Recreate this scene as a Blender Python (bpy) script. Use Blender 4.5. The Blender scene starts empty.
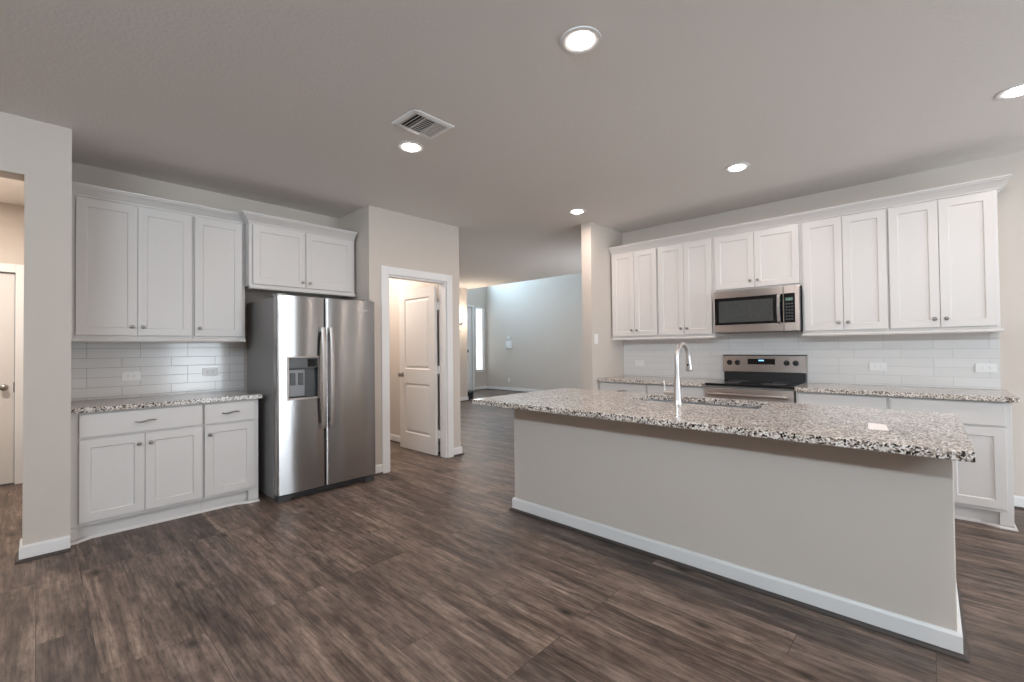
import bpy, math, random
from mathutils import Vector, Matrix
random.seed(7)
PI = math.pi
S = bpy.context.scene
COL = S.collection

# ------------------------------------------------------------------ camera
CAM_H, YAW, PITCH, ROLL, FPX = 1.2876, math.radians(43.115), math.radians(0.8704), math.radians(-0.6192), 444.51
F = Vector((math.cos(YAW)*math.cos(PITCH), math.sin(YAW)*math.cos(PITCH), math.sin(PITCH)))
R0 = Vector((math.sin(YAW), -math.cos(YAW), 0)); U0 = R0.cross(F)
RC = math.cos(ROLL)*R0 + math.sin(ROLL)*U0; UC = -math.sin(ROLL)*R0 + math.cos(ROLL)*U0
cam_data = bpy.data.cameras.new('camera'); cam = bpy.data.objects.new('camera', cam_data); COL.objects.link(cam)
cam_data.sensor_fit = 'HORIZONTAL'; cam_data.sensor_width = 36.0; cam_data.lens = FPX/1024*36.0
cam_data.clip_start = .05; cam_data.clip_end = 100
M3 = Matrix((RC, UC, -F)).transposed()
cam.matrix_world = Matrix.Translation((0, 0, CAM_H)) @ M3.to_4x4()
S.camera = cam

# ------------------------------------------------------------------ colour management, world, daylight
vs = S.view_settings
S.display_settings.display_device = 'sRGB'
vs.view_transform = 'Standard'; vs.look = 'None'; vs.exposure = 0.0; vs.gamma = 1.0; vs.use_curve_mapping = False
world = bpy.data.worlds.new('sky'); S.world = world; world.use_nodes = True
wn = world.node_tree.nodes; wl = world.node_tree.links; wn.clear()
wo = wn.new('ShaderNodeOutputWorld'); wb = wn.new('ShaderNodeBackground'); ws = wn.new('ShaderNodeTexSky')
ws.sky_type = 'HOSEK_WILKIE'; ws.turbidity = 3.5; ws.sun_direction = (-.4, .5, .75)
wb.inputs['Strength'].default_value = 1.0
wl.new(ws.outputs[0], wb.inputs[0]); wl.new(wb.outputs[0], wo.inputs[0])

DAY = (.84, .93, 1.0)
WARM = (1.0, .83, .74)
def area(name, loc, rot, sx, sy, power, color, spread=PI, shape='RECTANGLE'):
    l = bpy.data.lights.new(name, 'AREA'); l.shape = shape; l.size = sx; l.size_y = sy
    l.energy = power; l.color = color; l.spread = spread
    o = bpy.data.objects.new(name, l); COL.objects.link(o); o.location = loc; o.rotation_euler = rot
    return o
CEIL = 2.7636
# behind the camera: an added high key light, then daylight of the patio doors
area('added_key_light', (-2.33, -.65, 2.60), (0, -PI/2, 0), .20, 5.0, 172, (.76, .89, 1.0))  # added compact strip, set high to cast the shadow under the island counter
area('patio_daylight', (3.25, -4.55, 1.2), (PI/2, 0, 0), 1.9, 2.25, 162, DAY)
# daylight in the tall foyer, from a lamp added at an unseen high window
area('foyer_daylight', (8.5, 10.05, 4.1), (-PI/2, 0, 0), 1.6, 1.3, 150, (.50, .76, 1.0))
# added fill lamp for the hall ceiling, hidden behind the short wall end
area('hall_ceiling_fill', (7.0, 3.06, 1.3), (PI/2, 0, 0), 2.2, 1.4, 45, (.9, .95, 1.0))

# ------------------------------------------------------------------ materials
def new_mat(name):
    m = bpy.data.materials.new(name); m.use_nodes = True
    nt = m.node_tree; b = nt.nodes['Principled BSDF']
    return m, nt, b
def setin(b, **k):
    for n, v in k.items():
        n = n.replace('_', ' ')
        if n in b.inputs: b.inputs[n].default_value = v
def objco(nt, scale=(1, 1, 1), rot=(0, 0, 0), loc=(0, 0, 0)):
    t = nt.nodes.new('ShaderNodeTexCoord'); mp = nt.nodes.new('ShaderNodeMapping')
    mp.inputs['Scale'].default_value = scale; mp.inputs['Rotation'].default_value = rot; mp.inputs['Location'].default_value = loc
    nt.links.new(t.outputs['Object'], mp.inputs['Vector']); return mp.outputs[0]
def noise(nt, vec, scale, detail=4, rough=.5, w=None):
    n = nt.nodes.new('ShaderNodeTexNoise'); n.inputs['Scale'].default_value = scale
    n.inputs['Detail'].default_value = detail; n.inputs['Roughness'].default_value = rough
    if w is not None:
        n.noise_dimensions = '4D'; nt.links.new(w, n.inputs['W'])
    nt.links.new(vec, n.inputs['Vector']); return n.outputs['Fac']
def ramp(nt, fac, stops, interp='LINEAR'):
    r = nt.nodes.new('ShaderNodeValToRGB'); cr = r.color_ramp; cr.interpolation = interp
    while len(cr.elements) < len(stops): cr.elements.new(.5)
    for e, (p, c) in zip(cr.elements, stops):
        e.position = p; e.color = (c, c, c, 1) if isinstance(c, (int, float)) else (*c, 1)
    nt.links.new(fac, r.inputs[0]); return r.outputs[0]
def mix(nt, fac, a, b, mode='MIX'):
    m = nt.nodes.new('ShaderNodeMix'); m.data_type = 'RGBA'; m.blend_type = mode
    for sock, v in ((m.inputs[0], fac), (m.inputs[6], a), (m.inputs[7], b)):
        if isinstance(v, (int, float)): sock.default_value = v
        elif isinstance(v, tuple): sock.default_value = (*v, 1)
        else: nt.links.new(v, sock)
    return m.outputs[2]
def bump(nt, b, h, strength, dist=.002):
    n = nt.nodes.new('ShaderNodeBump'); n.inputs['Strength'].default_value = strength; n.inputs['Distance'].default_value = dist
    nt.links.new(h, n.inputs['Height']); nt.links.new(n.outputs[0], b.inputs['Normal'])
def plain(name, color, rough=.5, metal=0.0, **k):
    m, nt, b = new_mat(name); setin(b, Base_Color=(*color, 1), Roughness=rough, Metallic=metal, **k)
    v = objco(nt); n = noise(nt, v, 35, 3)
    r = ramp(nt, n, [(.3, max(0, rough-.03)), (.7, min(1, rough+.03))]); nt.links.new(r, b.inputs['Roughness'])
    return m
def painted(name, color, rough, bscale, bstr):
    m, nt, b = new_mat(name); setin(b, Base_Color=(*color, 1), Roughness=rough)
    v = objco(nt); n = noise(nt, v, bscale, 3, .55); bump(nt, b, n, bstr, .003)
    return m
def emit(name, color, strength):
    m, nt, b = new_mat(name); setin(b, Base_Color=(*[c*.08 for c in color], 1), Roughness=.4)
    b.inputs['Emission Color'].default_value = (*color, 1); b.inputs['Emission Strength'].default_value = strength
    return m
def steel(name, color, rough, aniso=.75, wave=0):
    m, nt, b = new_mat(name); setin(b, Base_Color=(*color, 1), Roughness=rough, Metallic=1.0, Anisotropic=aniso, Anisotropic_Rotation=.25)
    t = nt.nodes.new('ShaderNodeTangent'); t.direction_type = 'RADIAL'; t.axis = 'Z'
    nt.links.new(t.outputs[0], b.inputs['Tangent'])
    v = objco(nt, (4, 4, .8)); n = noise(nt, v, 1, 2, .5)
    r = ramp(nt, n, [(.3, rough-.02), (.7, rough+.03)]); nt.links.new(r, b.inputs['Roughness'])
    if wave: bump(nt, b, noise(nt, objco(nt, (8, 8, 1.1)), 1, 2, .5), wave, .006)
    return m

M = {}
M['wall'] = painted('wall_paint', (.61, .55, .495), .85, 90, .10)
M['ceiling'] = painted('ceiling_paint', (.84, .805, .775), .9, 55, .8)
M['white'] = painted('trim_white', (.80, .79, .78), .38, 14, .02)
M['cab'] = painted('cabinet_white', (.665, .64, .62), .36, 12, .02)
M['door'] = painted('door_white', (.72, .69, .66), .42, 14, .02)
M['knob'] = plain('brushed_nickel', (.33, .31, .29), .30, 1.0)
M['dark_knob'] = plain('dark_bronze', (.05, .045, .04), .35, .8)
M['shoe'] = plain('dark_shoe_wood', (.055, .042, .036), .45)
M['steel'] = steel('stainless_steel', (.44, .43, .43), .215, 1.0)
M['steel2'] = steel('stainless_steel_bright', (.50, .455, .43), .34, .8)
M['fridge_side'] = plain('dark_grey_enamel', (.27, .26, .25), .45)
M['black'] = plain('black_plastic', (.012, .012, .013), .35)
M['black_glass'] = plain('black_glass', (.006, .006, .007), .06)
M['dark_grey'] = plain('dark_grey_plastic', (.055, .057, .06), .3)
M['grey_plastic'] = plain('grey_plastic', (.20, .20, .205), .35, .3)
M['chrome'] = plain('chrome', (.82, .82, .83), .12, 1.0)
M['nickel'] = plain('spot_resist_nickel', (.62, .61, .60), .34, 1.0)
M['plate'] = plain('white_plate', (.82, .81, .80), .35)
M['slot'] = plain('slot_grey', (.10, .10, .10), .5)
M['card'] = plain('white_card', (.90, .86, .85), .5)
M['sink'] = plain('sink_steel', (.52, .54, .57), .3, 1.0)
M['void'] = plain('duct_dark', (.03, .03, .03), .8)
M['lens'] = emit('lit_lens', (1.0, .92, .87), 22.0)
M['bulb'] = emit('lit_bulb', (1.0, .86, .70), 30.0)
M['display'] = emit('lit_display', (.25, .55, .95), 1.6)
M['green_display'] = emit('green_display', (.25, .45, .33), .28)
M['sidelight'] = emit('daylit_frosted_glass', (.90, .97, 1.0), 2.2)
M['glass'] = plain('frosted_glass', (.9, .9, .88), .3)
M['glass'].node_tree.nodes['Principled BSDF'].inputs['Transmission Weight'].default_value = .8

def m_floor():
    m, nt, b = new_mat('plank_floor'); N = nt.nodes; L = nt.links
    v = objco(nt, rot=(0, 0, PI/2))
    br = N.new('ShaderNodeTexBrick'); br.offset = .37; br.offset_frequency = 3; br.squash = 1
    for k, val in (('Scale', 1), ('Mortar Size', .0012), ('Mortar Smooth', .1), ('Bias', 0), ('Brick Width', 1.22), ('Row Height', .178)):
        br.inputs[k].default_value = val
    br.inputs['Color1'].default_value = (0, 0, 0, 1); br.inputs['Color2'].default_value = (1, 1, 1, 1); br.inputs['Mortar'].default_value = (.5, .5, .5, 1)
    L.new(v, br.inputs['Vector'])
    sc = N.new('ShaderNodeMath'); sc.operation = 'MULTIPLY'; sc.inputs[1].default_value = 37.0; L.new(br.outputs['Color'], sc.inputs[0])
    w = sc.outputs[0]
    g1 = noise(nt, objco(nt, (14, 1.5, 1)), 1, 6, .66, w)          # long grain along the plank
    g2 = noise(nt, objco(nt, (85, 5, 1)), 1, 4, .6, w)           # fine streaks
    g3 = noise(nt, objco(nt, (5, 2.2, 1)), 1, 3, .5, w)           # blotches
    g4 = noise(nt, objco(nt, (32, 11, 1)), 1, 5, .68, w)          # mottling
    base = ramp(nt, g1, [(.26, (.036, .026, .022)), (.42, (.106, .077, .063)), (.55, (.184, .141, .117)), (.74, (.315, .255, .218))])
    fine = ramp(nt, g2, [(.32, .50), (.52, 1.0), (.72, 1.35)])
    c = mix(nt, 1.0, base, fine, 'MULTIPLY')
    mot = ramp(nt, g4, [(.30, .50), (.48, 1.0), (.70, 1.32)])
    c = mix(nt, 1.0, c, mot, 'MULTIPLY')
    blot = ramp(nt, g3, [(.3, .74), (.7, 1.2)])
    c = mix(nt, 1.0, c, blot, 'MULTIPLY')
    tone = ramp(nt, br.outputs['Color'], [(0, (.82, .80, .80)), (.5, (1, .97, .94)), (1, (1.18, 1.12, 1.06))])
    c = mix(nt, 1.0, c, tone, 'MULTIPLY')
    # knots
    vo = N.new('ShaderNodeTexVoronoi'); vo.inputs['Scale'].default_value = 1.0
    L.new(objco(nt, (5.6, 2.6, 1)), vo.inputs['Vector'])
    kn = ramp(nt, vo.outputs['Distance'], [(.04, .22), (.10, .60), (.20, 1.0)])
    c = mix(nt, 1.0, c, kn, 'MULTIPLY')
    mort = ramp(nt, br.outputs['Fac'], [(0, 1.0), (1, .35)])
    c = mix(nt, 1.0, c, mort, 'MULTIPLY')
    L.new(c, b.inputs['Base Color'])
    r = ramp(nt, g1, [(.3, .40), (.7, .52)]); L.new(r, b.inputs['Roughness'])
    b.inputs['Specular IOR Level'].default_value = .35
    bump(nt, b, g2, .12, .001)
    return m
def m_granite():
    m, nt, b = new_mat('speckled_granite'); N = nt.nodes; L = nt.links
    v = objco(nt)
    def vor(scale, loc):
        x = N.new('ShaderNodeTexVoronoi'); x.inputs['Scale'].default_value = scale; x.inputs['Randomness'].default_value = 1
        wv = N.new('ShaderNodeVectorMath'); wv.operation = 'ADD'
        nn = N.new('ShaderNodeTexNoise'); nn.inputs['Scale'].default_value = scale*.9; L.new(objco(nt, loc=loc), nn.inputs['Vector'])
        s = N.new('ShaderNodeVectorMath'); s.operation = 'SCALE'; s.inputs['Scale'].default_value = 1.1/scale; L.new(nn.outputs['Color'], s.inputs[0])
        L.new(objco(nt, loc=loc), wv.inputs[0]); L.new(s.outputs[0], wv.inputs[1]); L.new(wv.outputs[0], x.inputs['Vector'])
        sp = N.new('ShaderNodeSeparateColor'); L.new(x.outputs['Color'], sp.inputs[0]); return sp.outputs[0]
    a = vor(135, (0, 0, 0)); c2 = vor(190, (3, 1, 2))
    base = ramp(nt, a, [(0, (.030, .026, .024)), (.12, (.22, .17, .14)), (.30, (.46, .40, .35)), (.50, (.68, .62, .565)), (.78, (.80, .765, .72))], 'CONSTANT')
    sm = ramp(nt, c2, [(0, .25), (.10, .65), (.22, 1.0)], 'CONSTANT')
    c = mix(nt, 1.0, base, sm, 'MULTIPLY')
    n = noise(nt, v, 7, 3); t = ramp(nt, n, [(.3, .9), (.7, 1.08)])
    c = mix(nt, 1.0, c, t, 'MULTIPLY')
    L.new(c, b.inputs['Base Color']); setin(b, Roughness=.15); b.inputs['Specular IOR Level'].default_value = .5
    return m
def m_tile(axis, mortar):
    m, nt, b = new_mat('subway_tile_'+axis); N = nt.nodes; L = nt.links
    t = N.new('ShaderNodeTexCoord'); sp = N.new('ShaderNodeSeparateXYZ'); cb = N.new('ShaderNodeCombineXYZ')
    L.new(t.outputs['Object'], sp.inputs[0]); L.new(sp.outputs['X' if axis == 'x' else 'Y'], cb.inputs[0]); L.new(sp.outputs['Z'], cb.inputs[1])
    mp = N.new('ShaderNodeMapping'); mp.inputs['Location'].default_value = (.06 if axis == 'x' else .03, .0, 0); L.new(cb.outputs[0], mp.inputs[0])
    br = N.new('ShaderNodeTexBrick'); br.offset = .36; br.offset_frequency = 3
    for k, val in (('Scale', 1), ('Mortar Size', .0016), ('Mortar Smooth', .15), ('Bias', 0), ('Brick Width', .325), ('Row Height', .0775)):
        br.inputs[k].default_value = val
    br.inputs['Color1'].default_value = (.73, .715, .70, 1); br.inputs['Color2'].default_value = (.76, .745, .73, 1); br.inputs['Mortar'].default_value = (mortar, mortar, mortar, 1)
    L.new(mp.outputs[0], br.inputs['Vector']); L.new(br.outputs['Color'], b.inputs['Base Color'])
    r = ramp(nt, br.outputs['Fac'], [(0, .13), (1, .8)]); L.new(r, b.inputs['Roughness'])
    inv = ramp(nt, br.outputs['Fac'], [(0, 1.0), (1, 0.0)]); bump(nt, b, inv, .5, .002)
    return m
M['floor'] = m_floor(); M['granite'] = m_granite(); M['tile_x'] = m_tile('x', .36); M['tile_y'] = m_tile('y', .55)
def m_mesh_window():
    m, nt, b = new_mat('microwave_window'); setin(b, Base_Color=(.045, .05, .05, 1), Roughness=.12)
    v = objco(nt); n = noise(nt, v, 300, 2); c = ramp(nt, n, [(.4, (.035, .038, .038)), (.6, (.085, .09, .09))]); nt.links.new(c, b.inputs['Base Color'])
    return m
M['mwin'] = m_mesh_window()

# ------------------------------------------------------------------ mesh helpers
class MB:
    def __init__(s): s.v = []; s.f = []
    def add(s, vs, fs):
        o = len(s.v); s.v += [tuple(p) for p in vs]; s.f += [tuple(i+o for i in f) for f in fs]; return s
    def box(s, x0, x1, y0, y1, z0, z1):
        x0, x1 = sorted((x0, x1)); y0, y1 = sorted((y0, y1)); z0, z1 = sorted((z0, z1))
        return s.add([(x0,y0,z0),(x1,y0,z0),(x1,y1,z0),(x0,y1,z0),(x0,y0,z1),(x1,y0,z1),(x1,y1,z1),(x0,y1,z1)],
                     [(0,3,2,1),(4,5,6,7),(0,1,5,4),(1,2,6,5),(2,3,7,6),(3,0,4,7)])
    def prism(s, poly, z0, z1):                     # poly in XY, counter-clockwise
        n = len(poly)
        return s.add([(x,y,z0) for x,y in poly]+[(x,y,z1) for x,y in poly],
                     [tuple(range(n-1,-1,-1)), tuple(range(n,2*n))]+[(i,(i+1)%n,n+(i+1)%n,n+i) for i in range(n)])
    def tube(s, path, rad, seg=12):
        P = [Vector(p) for p in path]; n = len(P)
        if isinstance(rad, (int, float)): rad = [rad]*n
        T = [(P[min(i+1,n-1)]-P[max(i-1,0)]).normalized() for i in range(n)]
        up = Vector((0,0,1)) if abs(T[0].z) < .9 else Vector((1,0,0))
        u = T[0].cross(up).normalized(); vs = []; fs = []
        for i in range(n):
            u = (u-T[i]*u.dot(T[i])).normalized(); w = T[i].cross(u)
            for k in range(seg):
                a = 2*PI*k/seg; vs.append(P[i]+rad[i]*(math.cos(a)*u+math.sin(a)*w))
        for i in range(n-1):
            for k in range(seg):
                k2 = (k+1)%seg; fs.append((i*seg+k, i*seg+k2, (i+1)*seg+k2, (i+1)*seg+k))
        fs.append(tuple(range(seg-1,-1,-1))); fs.append(tuple(range((n-1)*seg, n*seg)))
        return s.add(vs, fs)
    def lathe(s, prof, c, axis, seg=24):            # prof [(radius, along)], open ends closed when radius>0
        A = Vector(axis).normalized(); up = Vector((0,0,1)) if abs(A.z) < .9 else Vector((1,0,0))
        u = A.cross(up).normalized(); w = A.cross(u); c = Vector(c); vs = []; fs = []; n = len(prof)
        for r, h in prof:
            for k in range(seg):
                a = 2*PI*k/seg; vs.append(c+A*h+max(r,1e-5)*(math.cos(a)*u+math.sin(a)*w))
        for i in range(n-1):
            for k in range(seg):
                k2 = (k+1)%seg; fs.append((i*seg+k, i*seg+k2, (i+1)*seg+k2, (i+1)*seg+k))
        fs.append(tuple(range(seg-1,-1,-1))); fs.append(tuple(range((n-1)*seg, n*seg)))
        return s.add(vs, fs)
    def sweep(s, prof, path, side=1, z=0):          # prof [(out, z)] closed polygon; path in XY with mitred corners; out = to the right of travel * side
        n = len(path); m = len(prof); P = [Vector((p[0],p[1])) for p in path]; vs = []; fs = []
        for i in range(n):
            d0 = (P[i]-P[i-1]).normalized() if i else (P[1]-P[0]).normalized()
            d1 = (P[i+1]-P[i]).normalized() if i < n-1 else d0
            n0 = Vector((d0.y,-d0.x))*side; n1 = Vector((d1.y,-d1.x))*side
            b = (n0+n1).normalized(); k = 1/max(.3, b.dot(n0))
            for o, zz in prof: q = P[i]+b*o*k; vs.append((q.x,q.y,z+zz))
        for i in range(n-1):
            for j in range(m):
                j2 = (j+1)%m; fs.append((i*m+j, i*m+j2, (i+1)*m+j2, (i+1)*m+j))
        fs.append(tuple(range(m-1,-1,-1))); fs.append(tuple(range((n-1)*m, n*m)))
        return s.add(vs, fs)

ROOTLOC = {}
import bmesh
def build(name, mb, mat, parent=None, bev=0, smooth=None, loc=None, world=True, seg=2):
    me = bpy.data.meshes.new(name)
    off = Vector((0,0,0))
    if parent is not None and world: off = ROOTLOC.get(parent.name, off)
    if parent is None and loc is not None: off = Vector(loc)
    me.from_pydata([tuple(Vector(p)-off) for p in mb.v], [], mb.f)
    bm = bmesh.new(); bm.from_mesh(me); bmesh.ops.recalc_face_normals(bm, faces=bm.faces); bm.to_mesh(me); bm.free()
    me.materials.append(M[mat])
    o = bpy.data.objects.new(name, me); COL.objects.link(o)
    if parent is not None:
        o.parent = parent
        if parent.name in ROOTLOC: ROOTLOC[o.name] = ROOTLOC[parent.name]
    elif loc is not None: o.location = loc; ROOTLOC[o.name] = off
    if smooth:
        me.polygons.foreach_set('use_smooth', [True]*len(me.polygons)); me.set_sharp_from_angle(angle=math.radians(smooth))
    if bev:
        md = o.modifiers.new('bevel', 'BEVEL'); md.width = bev; md.segments = seg; md.limit_method = 'ANGLE'; md.angle_limit = math.radians(40)
    return o
def tag(o, label, cat, group=None, kind=None):
    o['label'] = label; o['category'] = cat
    if group: o['group'] = group
    if kind: o['kind'] = kind
    return o
def thing(name, loc, label, cat, group=None, rz=0, kind=None):
    o = bpy.data.objects.new(name, None); COL.objects.link(o); o.location = loc; o.rotation_euler = (0,0,rz)
    o.empty_display_size = .1
    if rz == 0: ROOTLOC[o.name] = Vector(loc)
    return tag(o, label, cat, group, kind)
def struct(name, mb, mat, label, cat, bev=0):
    return tag(build(name, mb, mat, bev=bev), label, cat, None, 'structure')

# ------------------------------------------------------------------ the shell
XR, YL = 5.196, 4.82              # range wall and wall behind the left cabinets
YP, YPB = 4.156, 4.271            # pantry front wall
YD = 4.108                        # left wall with the opening
ST0, ST1, STX = 2.88, 3.012, 4.452
XE, FX, FY = 7.39, 9.65, 10.13    # ceiling edge, foyer far wall, entry wall
HY = 8.28
struct('floor', MB().box(-3.2, 9.8, -4.7, 10.3, -.1, 0), 'floor', 'dark brown wood plank floor running through the kitchen and hall', 'floor')
struct('ceiling', MB().box(-3.2, XE, -4.7, 10.3, CEIL, CEIL+.12), 'ceiling', 'grey textured flat ceiling over the kitchen', 'ceiling')
struct('ceiling_foyer', MB().box(XE-.12, 9.8, 2.9, 10.3, 5.2, 5.3), 'ceiling', 'high ceiling of the entry foyer', 'ceiling')
struct('wall_foyer_drop', MB().box(XE-.12, XE-.001, 3.012, 10.13, CEIL+.12, 5.2), 'wall', 'wall above the edge of the kitchen ceiling at the foyer', 'wall')
struct('wall_right', MB().box(XR, XR+.134, -4.7, ST0, 0, CEIL), 'wall', 'beige grey wall behind the range cabinets', 'wall')
struct('wall_stub', MB().box(STX, XR+.134, ST0, ST1, 0, CEIL), 'wall', 'short beige wall end left of the range cabinets', 'wall')
struct('wall_hall_right', MB().box(XR+.134, 9.65, ST0, ST1, 0, 5.2), 'wall', 'hall wall behind the short wall end', 'wall')
struct('wall_foyer', MB().box(FX, FX+.12, 2.9, 10.3, 0, 5.2), 'wall', 'blue grey lit far wall of the foyer', 'wall')
DX0, DX1, DH = 8.20, 9.05, 2.53
WX0, WX1, WZ0, WZ1 = 9.19, 9.50, .63, 2.50
struct('wall_entry', MB().box(7.10, DX0, FY, FY+.14, 0, 5.2).box(DX0, DX1, FY, FY+.14, DH, 5.2).box(DX1, WX0, FY, FY+.14, 0, 5.2)
       .box(WX0, WX1, FY, FY+.14, 0, WZ0).box(WX0, WX1, FY, FY+.14, WZ1, 5.2).box(WX1, FX, FY, FY+.14, 0, 5.2), 'wall', 'entry wall with the front door and narrow sidelight', 'wall')
struct('wall_hall_end', MB().box(3.51, 7.23, HY, HY+.12, 0, CEIL).box(7.11, 7.23, HY+.12, FY, 0, CEIL), 'wall', 'beige wall at the end of the hall by the lit sconce', 'wall')
struct('wall_left', MB().box(-3.0, -1.15, YD, YD+.165, 0, CEIL).box(-1.15, -.059, YD, YD+.165, 2.404, CEIL).box(-.059, .152, YD, YD+.165, 0, CEIL)
       .box(.02, .152, YD+.165, YL+.1, 0, CEIL), 'wall', 'beige grey wall beside the open doorway at far left', 'wall')
struct('wall_back', MB().box(.152, 2.316, YL, YL+.1, 0, CEIL), 'wall', 'beige wall behind the left cabinets and refrigerator', 'wall')
PX0, PX1, PH = 2.520, 3.315, 2.085
struct('wall_pantry', MB().box(2.315, PX0, YP, YPB, 0, CEIL).box(PX0, PX1, YP, YPB, PH, CEIL).box(PX1, 3.51, YP, YPB, 0, CEIL)
       .box(2.315, 2.415, YPB, 6.4, 0, CEIL).box(3.395, 3.51, YPB, HY, 0, CEIL).box(2.415, 3.395, 6.3, 6.4, 0, CEIL), 'wall', 'beige pantry wall with the white framed doorway', 'wall')
struct('wall_mudroom', MB().box(-1.7, -1.03, 6.58, 6.7, 0, CEIL).box(-1.03, -.14, 6.58, 6.7, 2.085, CEIL).box(-.14, .12, 6.58, 6.7, 0, CEIL).box(.02, .12, 4.92, 6.58, 0, CEIL)
       .box(-1.7, -1.6, 4.273, 6.58, 0, CEIL), 'wall', 'warm lit wall of the room beyond the left doorway', 'wall')
# walls behind the camera: high slot added for the key light, patio opening
struct('wall_living', MB().box(-2.42, -2.3, -4.7, -3.3, 0, CEIL).box(-2.42, -2.3, 2.0, YD, 0, CEIL).box(-2.42, -2.3, -3.3, 2.0, 0, 2.48).box(-2.42, -2.3, -3.3, 2.0, 2.72, CEIL), 'wall', 'living side wall with an added high slot for the key light, behind the camera', 'wall')
struct('wall_patio', MB().box(-3.0, 2.25, -4.62, -4.5, 0, CEIL).box(4.25, XR, -4.62, -4.5, 0, CEIL).box(2.25, 4.25, -4.62, -4.5, 2.35, CEIL), 'wall', 'patio side wall with glass doors, behind the camera', 'wall')
w = MB()
for y in (-3.3, -1.98, -.67, .64, 1.96): w.box(-2.32, -2.27, y, y+.04, 2.48, 2.72)
w.box(-2.32, -2.27, -3.3, 2.0, 2.48, 2.50).box(-2.32, -2.27, -3.3, 2.0, 2.70, 2.72)
struct('added_strip_frame', w, 'white', 'white frame of the added high light slot, behind the camera', 'window')  # frame made up to go with the added key light strip
w = MB()
for x in (2.25, 3.22, 4.19): w.box(x, x+.06, -4.53, -4.47, 0, 2.35)
w.box(2.25, 4.25, -4.53, -4.47, 2.29, 2.35)
struct('window_3', w, 'white', 'white framed patio glass doors, behind the camera', 'window')

# baseboards (white) with a dark shoe strip in front
BBH = .098
def baseboard(name, path, side, label):
    prof = [(0, .0), (.014, .0), (.014, BBH-.012), (.009, BBH), (0, BBH)]
    o = build(name, MB().sweep(prof, path, side), 'white'); tag(o, label, 'baseboard', None, 'structure')
    sh = [(.014, 0), (.031, 0), (.030, .008), (.025, .015), (.014, .019)]
    build('shoe_molding', MB().sweep(sh, path, side), 'shoe', o)
    return o
baseboard('baseboard_left', [(-.059, YD+.165), (-.059, YD), (.152, YD)], 1, 'white baseboard around the wall end at far left')
baseboard('baseboard_pantry', [(2.315, YP+.03), (2.315, YP), (2.444, YP)], 1, 'white baseboard between refrigerator and pantry doorway')
baseboard('baseboard_pantry_right', [(3.392, YP), (3.51, YP), (3.51, 8.25)], 1, 'white baseboard right of the pantry doorway')
baseboard('baseboard_pantry_inner', [(3.395, 6.28), (3.395, 4.30)], 1, 'white baseboard inside the pantry')
baseboard('baseboard_stub', [(STX, ST1), (STX, ST0), (4.52, ST0)], 1, 'white baseboard of the short wall end')
baseboard('baseboard_right', [(XR, -.42), (XR, -4.4)], 1, 'white baseboard right of the range cabinets')
baseboard('baseboard_hall', [(3.53, HY), (7.23, HY), (7.23, FY)], 1, 'white baseboard at the end of the hall')
baseboard('baseboard_foyer', [(DX1+.1, FY), (FX, FY), (FX, 3.02)], 1, 'white baseboard along the foyer walls')

# door casings
def casing(name, x0, x1, zt, y, label, cw=.083, jd=None, d=-1):
    m = MB(); t = .017
    m.box(x0-cw, x0, y, y+d*t, 0, zt+cw).box(x1, x1+cw, y, y+d*t, 0, zt+cw).box(x0, x1, y, y+d*t, zt, zt+cw)
    if jd: m.box(x0, x0+.018, y, y+jd, 0, zt).box(x1-.018, x1, y, y+jd, 0, zt).box(x0+.018, x1-.018, y, y+jd, zt-.018, zt)
    return struct(name, m, 'white', label, 'door frame', bev=.003)
casing('trim_1', PX0+.008, PX1-.008, PH-.008, YP, 'white casing around the pantry doorway', jd=YPB-YP)
casing('trim_2', -1.02, -.15, 2.082, 6.58, 'white casing around the door of the room at far left')
casing('trim_3', DX0, DX1, DH, FY, 'white casing around the front door', cw=.07)

def panel_door(mb, a0, a1, z0, z1, panels, t, face, plane):
    """slab with recessed moulded panels on its visible face; face(a, depth, z) -> world point, depth grows into the slab"""
    zs = sorted({z0, z1, *[p[2] for p in panels], *[p[3] for p in panels]}); as_ = sorted({a0, a1, *[p[0] for p in panels], *[p[1] for p in panels]})
    for i in range(len(as_)-1):
        for j in range(len(zs)-1):
            A, B, C, D = as_[i], as_[i+1], zs[j], zs[j+1]
            pn = next((p for p in panels if p[0] <= A and B <= p[1] and p[2] <= C and D <= p[3]), None)
            if pn is None:
                mb.add([face(A,0,C), face(B,0,C), face(B,0,D), face(A,0,D)], [(0,1,2,3)])
    for (pa, pb, pc, pd) in panels:
        rings = [(0, 0), (.012, .011), (.022, .011), (.045, .003)]
        prev = None
        for ins, dep in rings:
            cur = [face(pa+ins,dep,pc+ins), face(pb-ins,dep,pc+ins), face(pb-ins,dep,pd-ins), face(pa+ins,dep,pd-ins)]
            if prev:
                for k in range(4): mb.add([prev[k], prev[(k+1)%4], cur[(k+1)%4], cur[k]], [(0,1,2,3)])
            prev = cur
        mb.add(prev, [(0,1,2,3)])
    o = [face(a0,0,z0), face(a1,0,z0), face(a1,0,z1), face(a0,0,z1)]; k = [face(a0,t,z0), face(a1,t,z0), face(a1,t,z1), face(a0,t,z1)]
    mb.add(k, [(3,2,1,0)])
    for i in range(4): mb.add([o[i], o[(i+1)%4], k[(i+1)%4], k[i]], [(0,1,2,3)])
    return mb
def round_knob(c, axis, r=.027):
    return MB().lathe([(.031,0),(.031,.004),(.012,.008),(.011,.024),(r*.8,.030),(r,.042),(r*.92,.054),(r*.5,.061),(0,.062)], c, axis)
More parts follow.
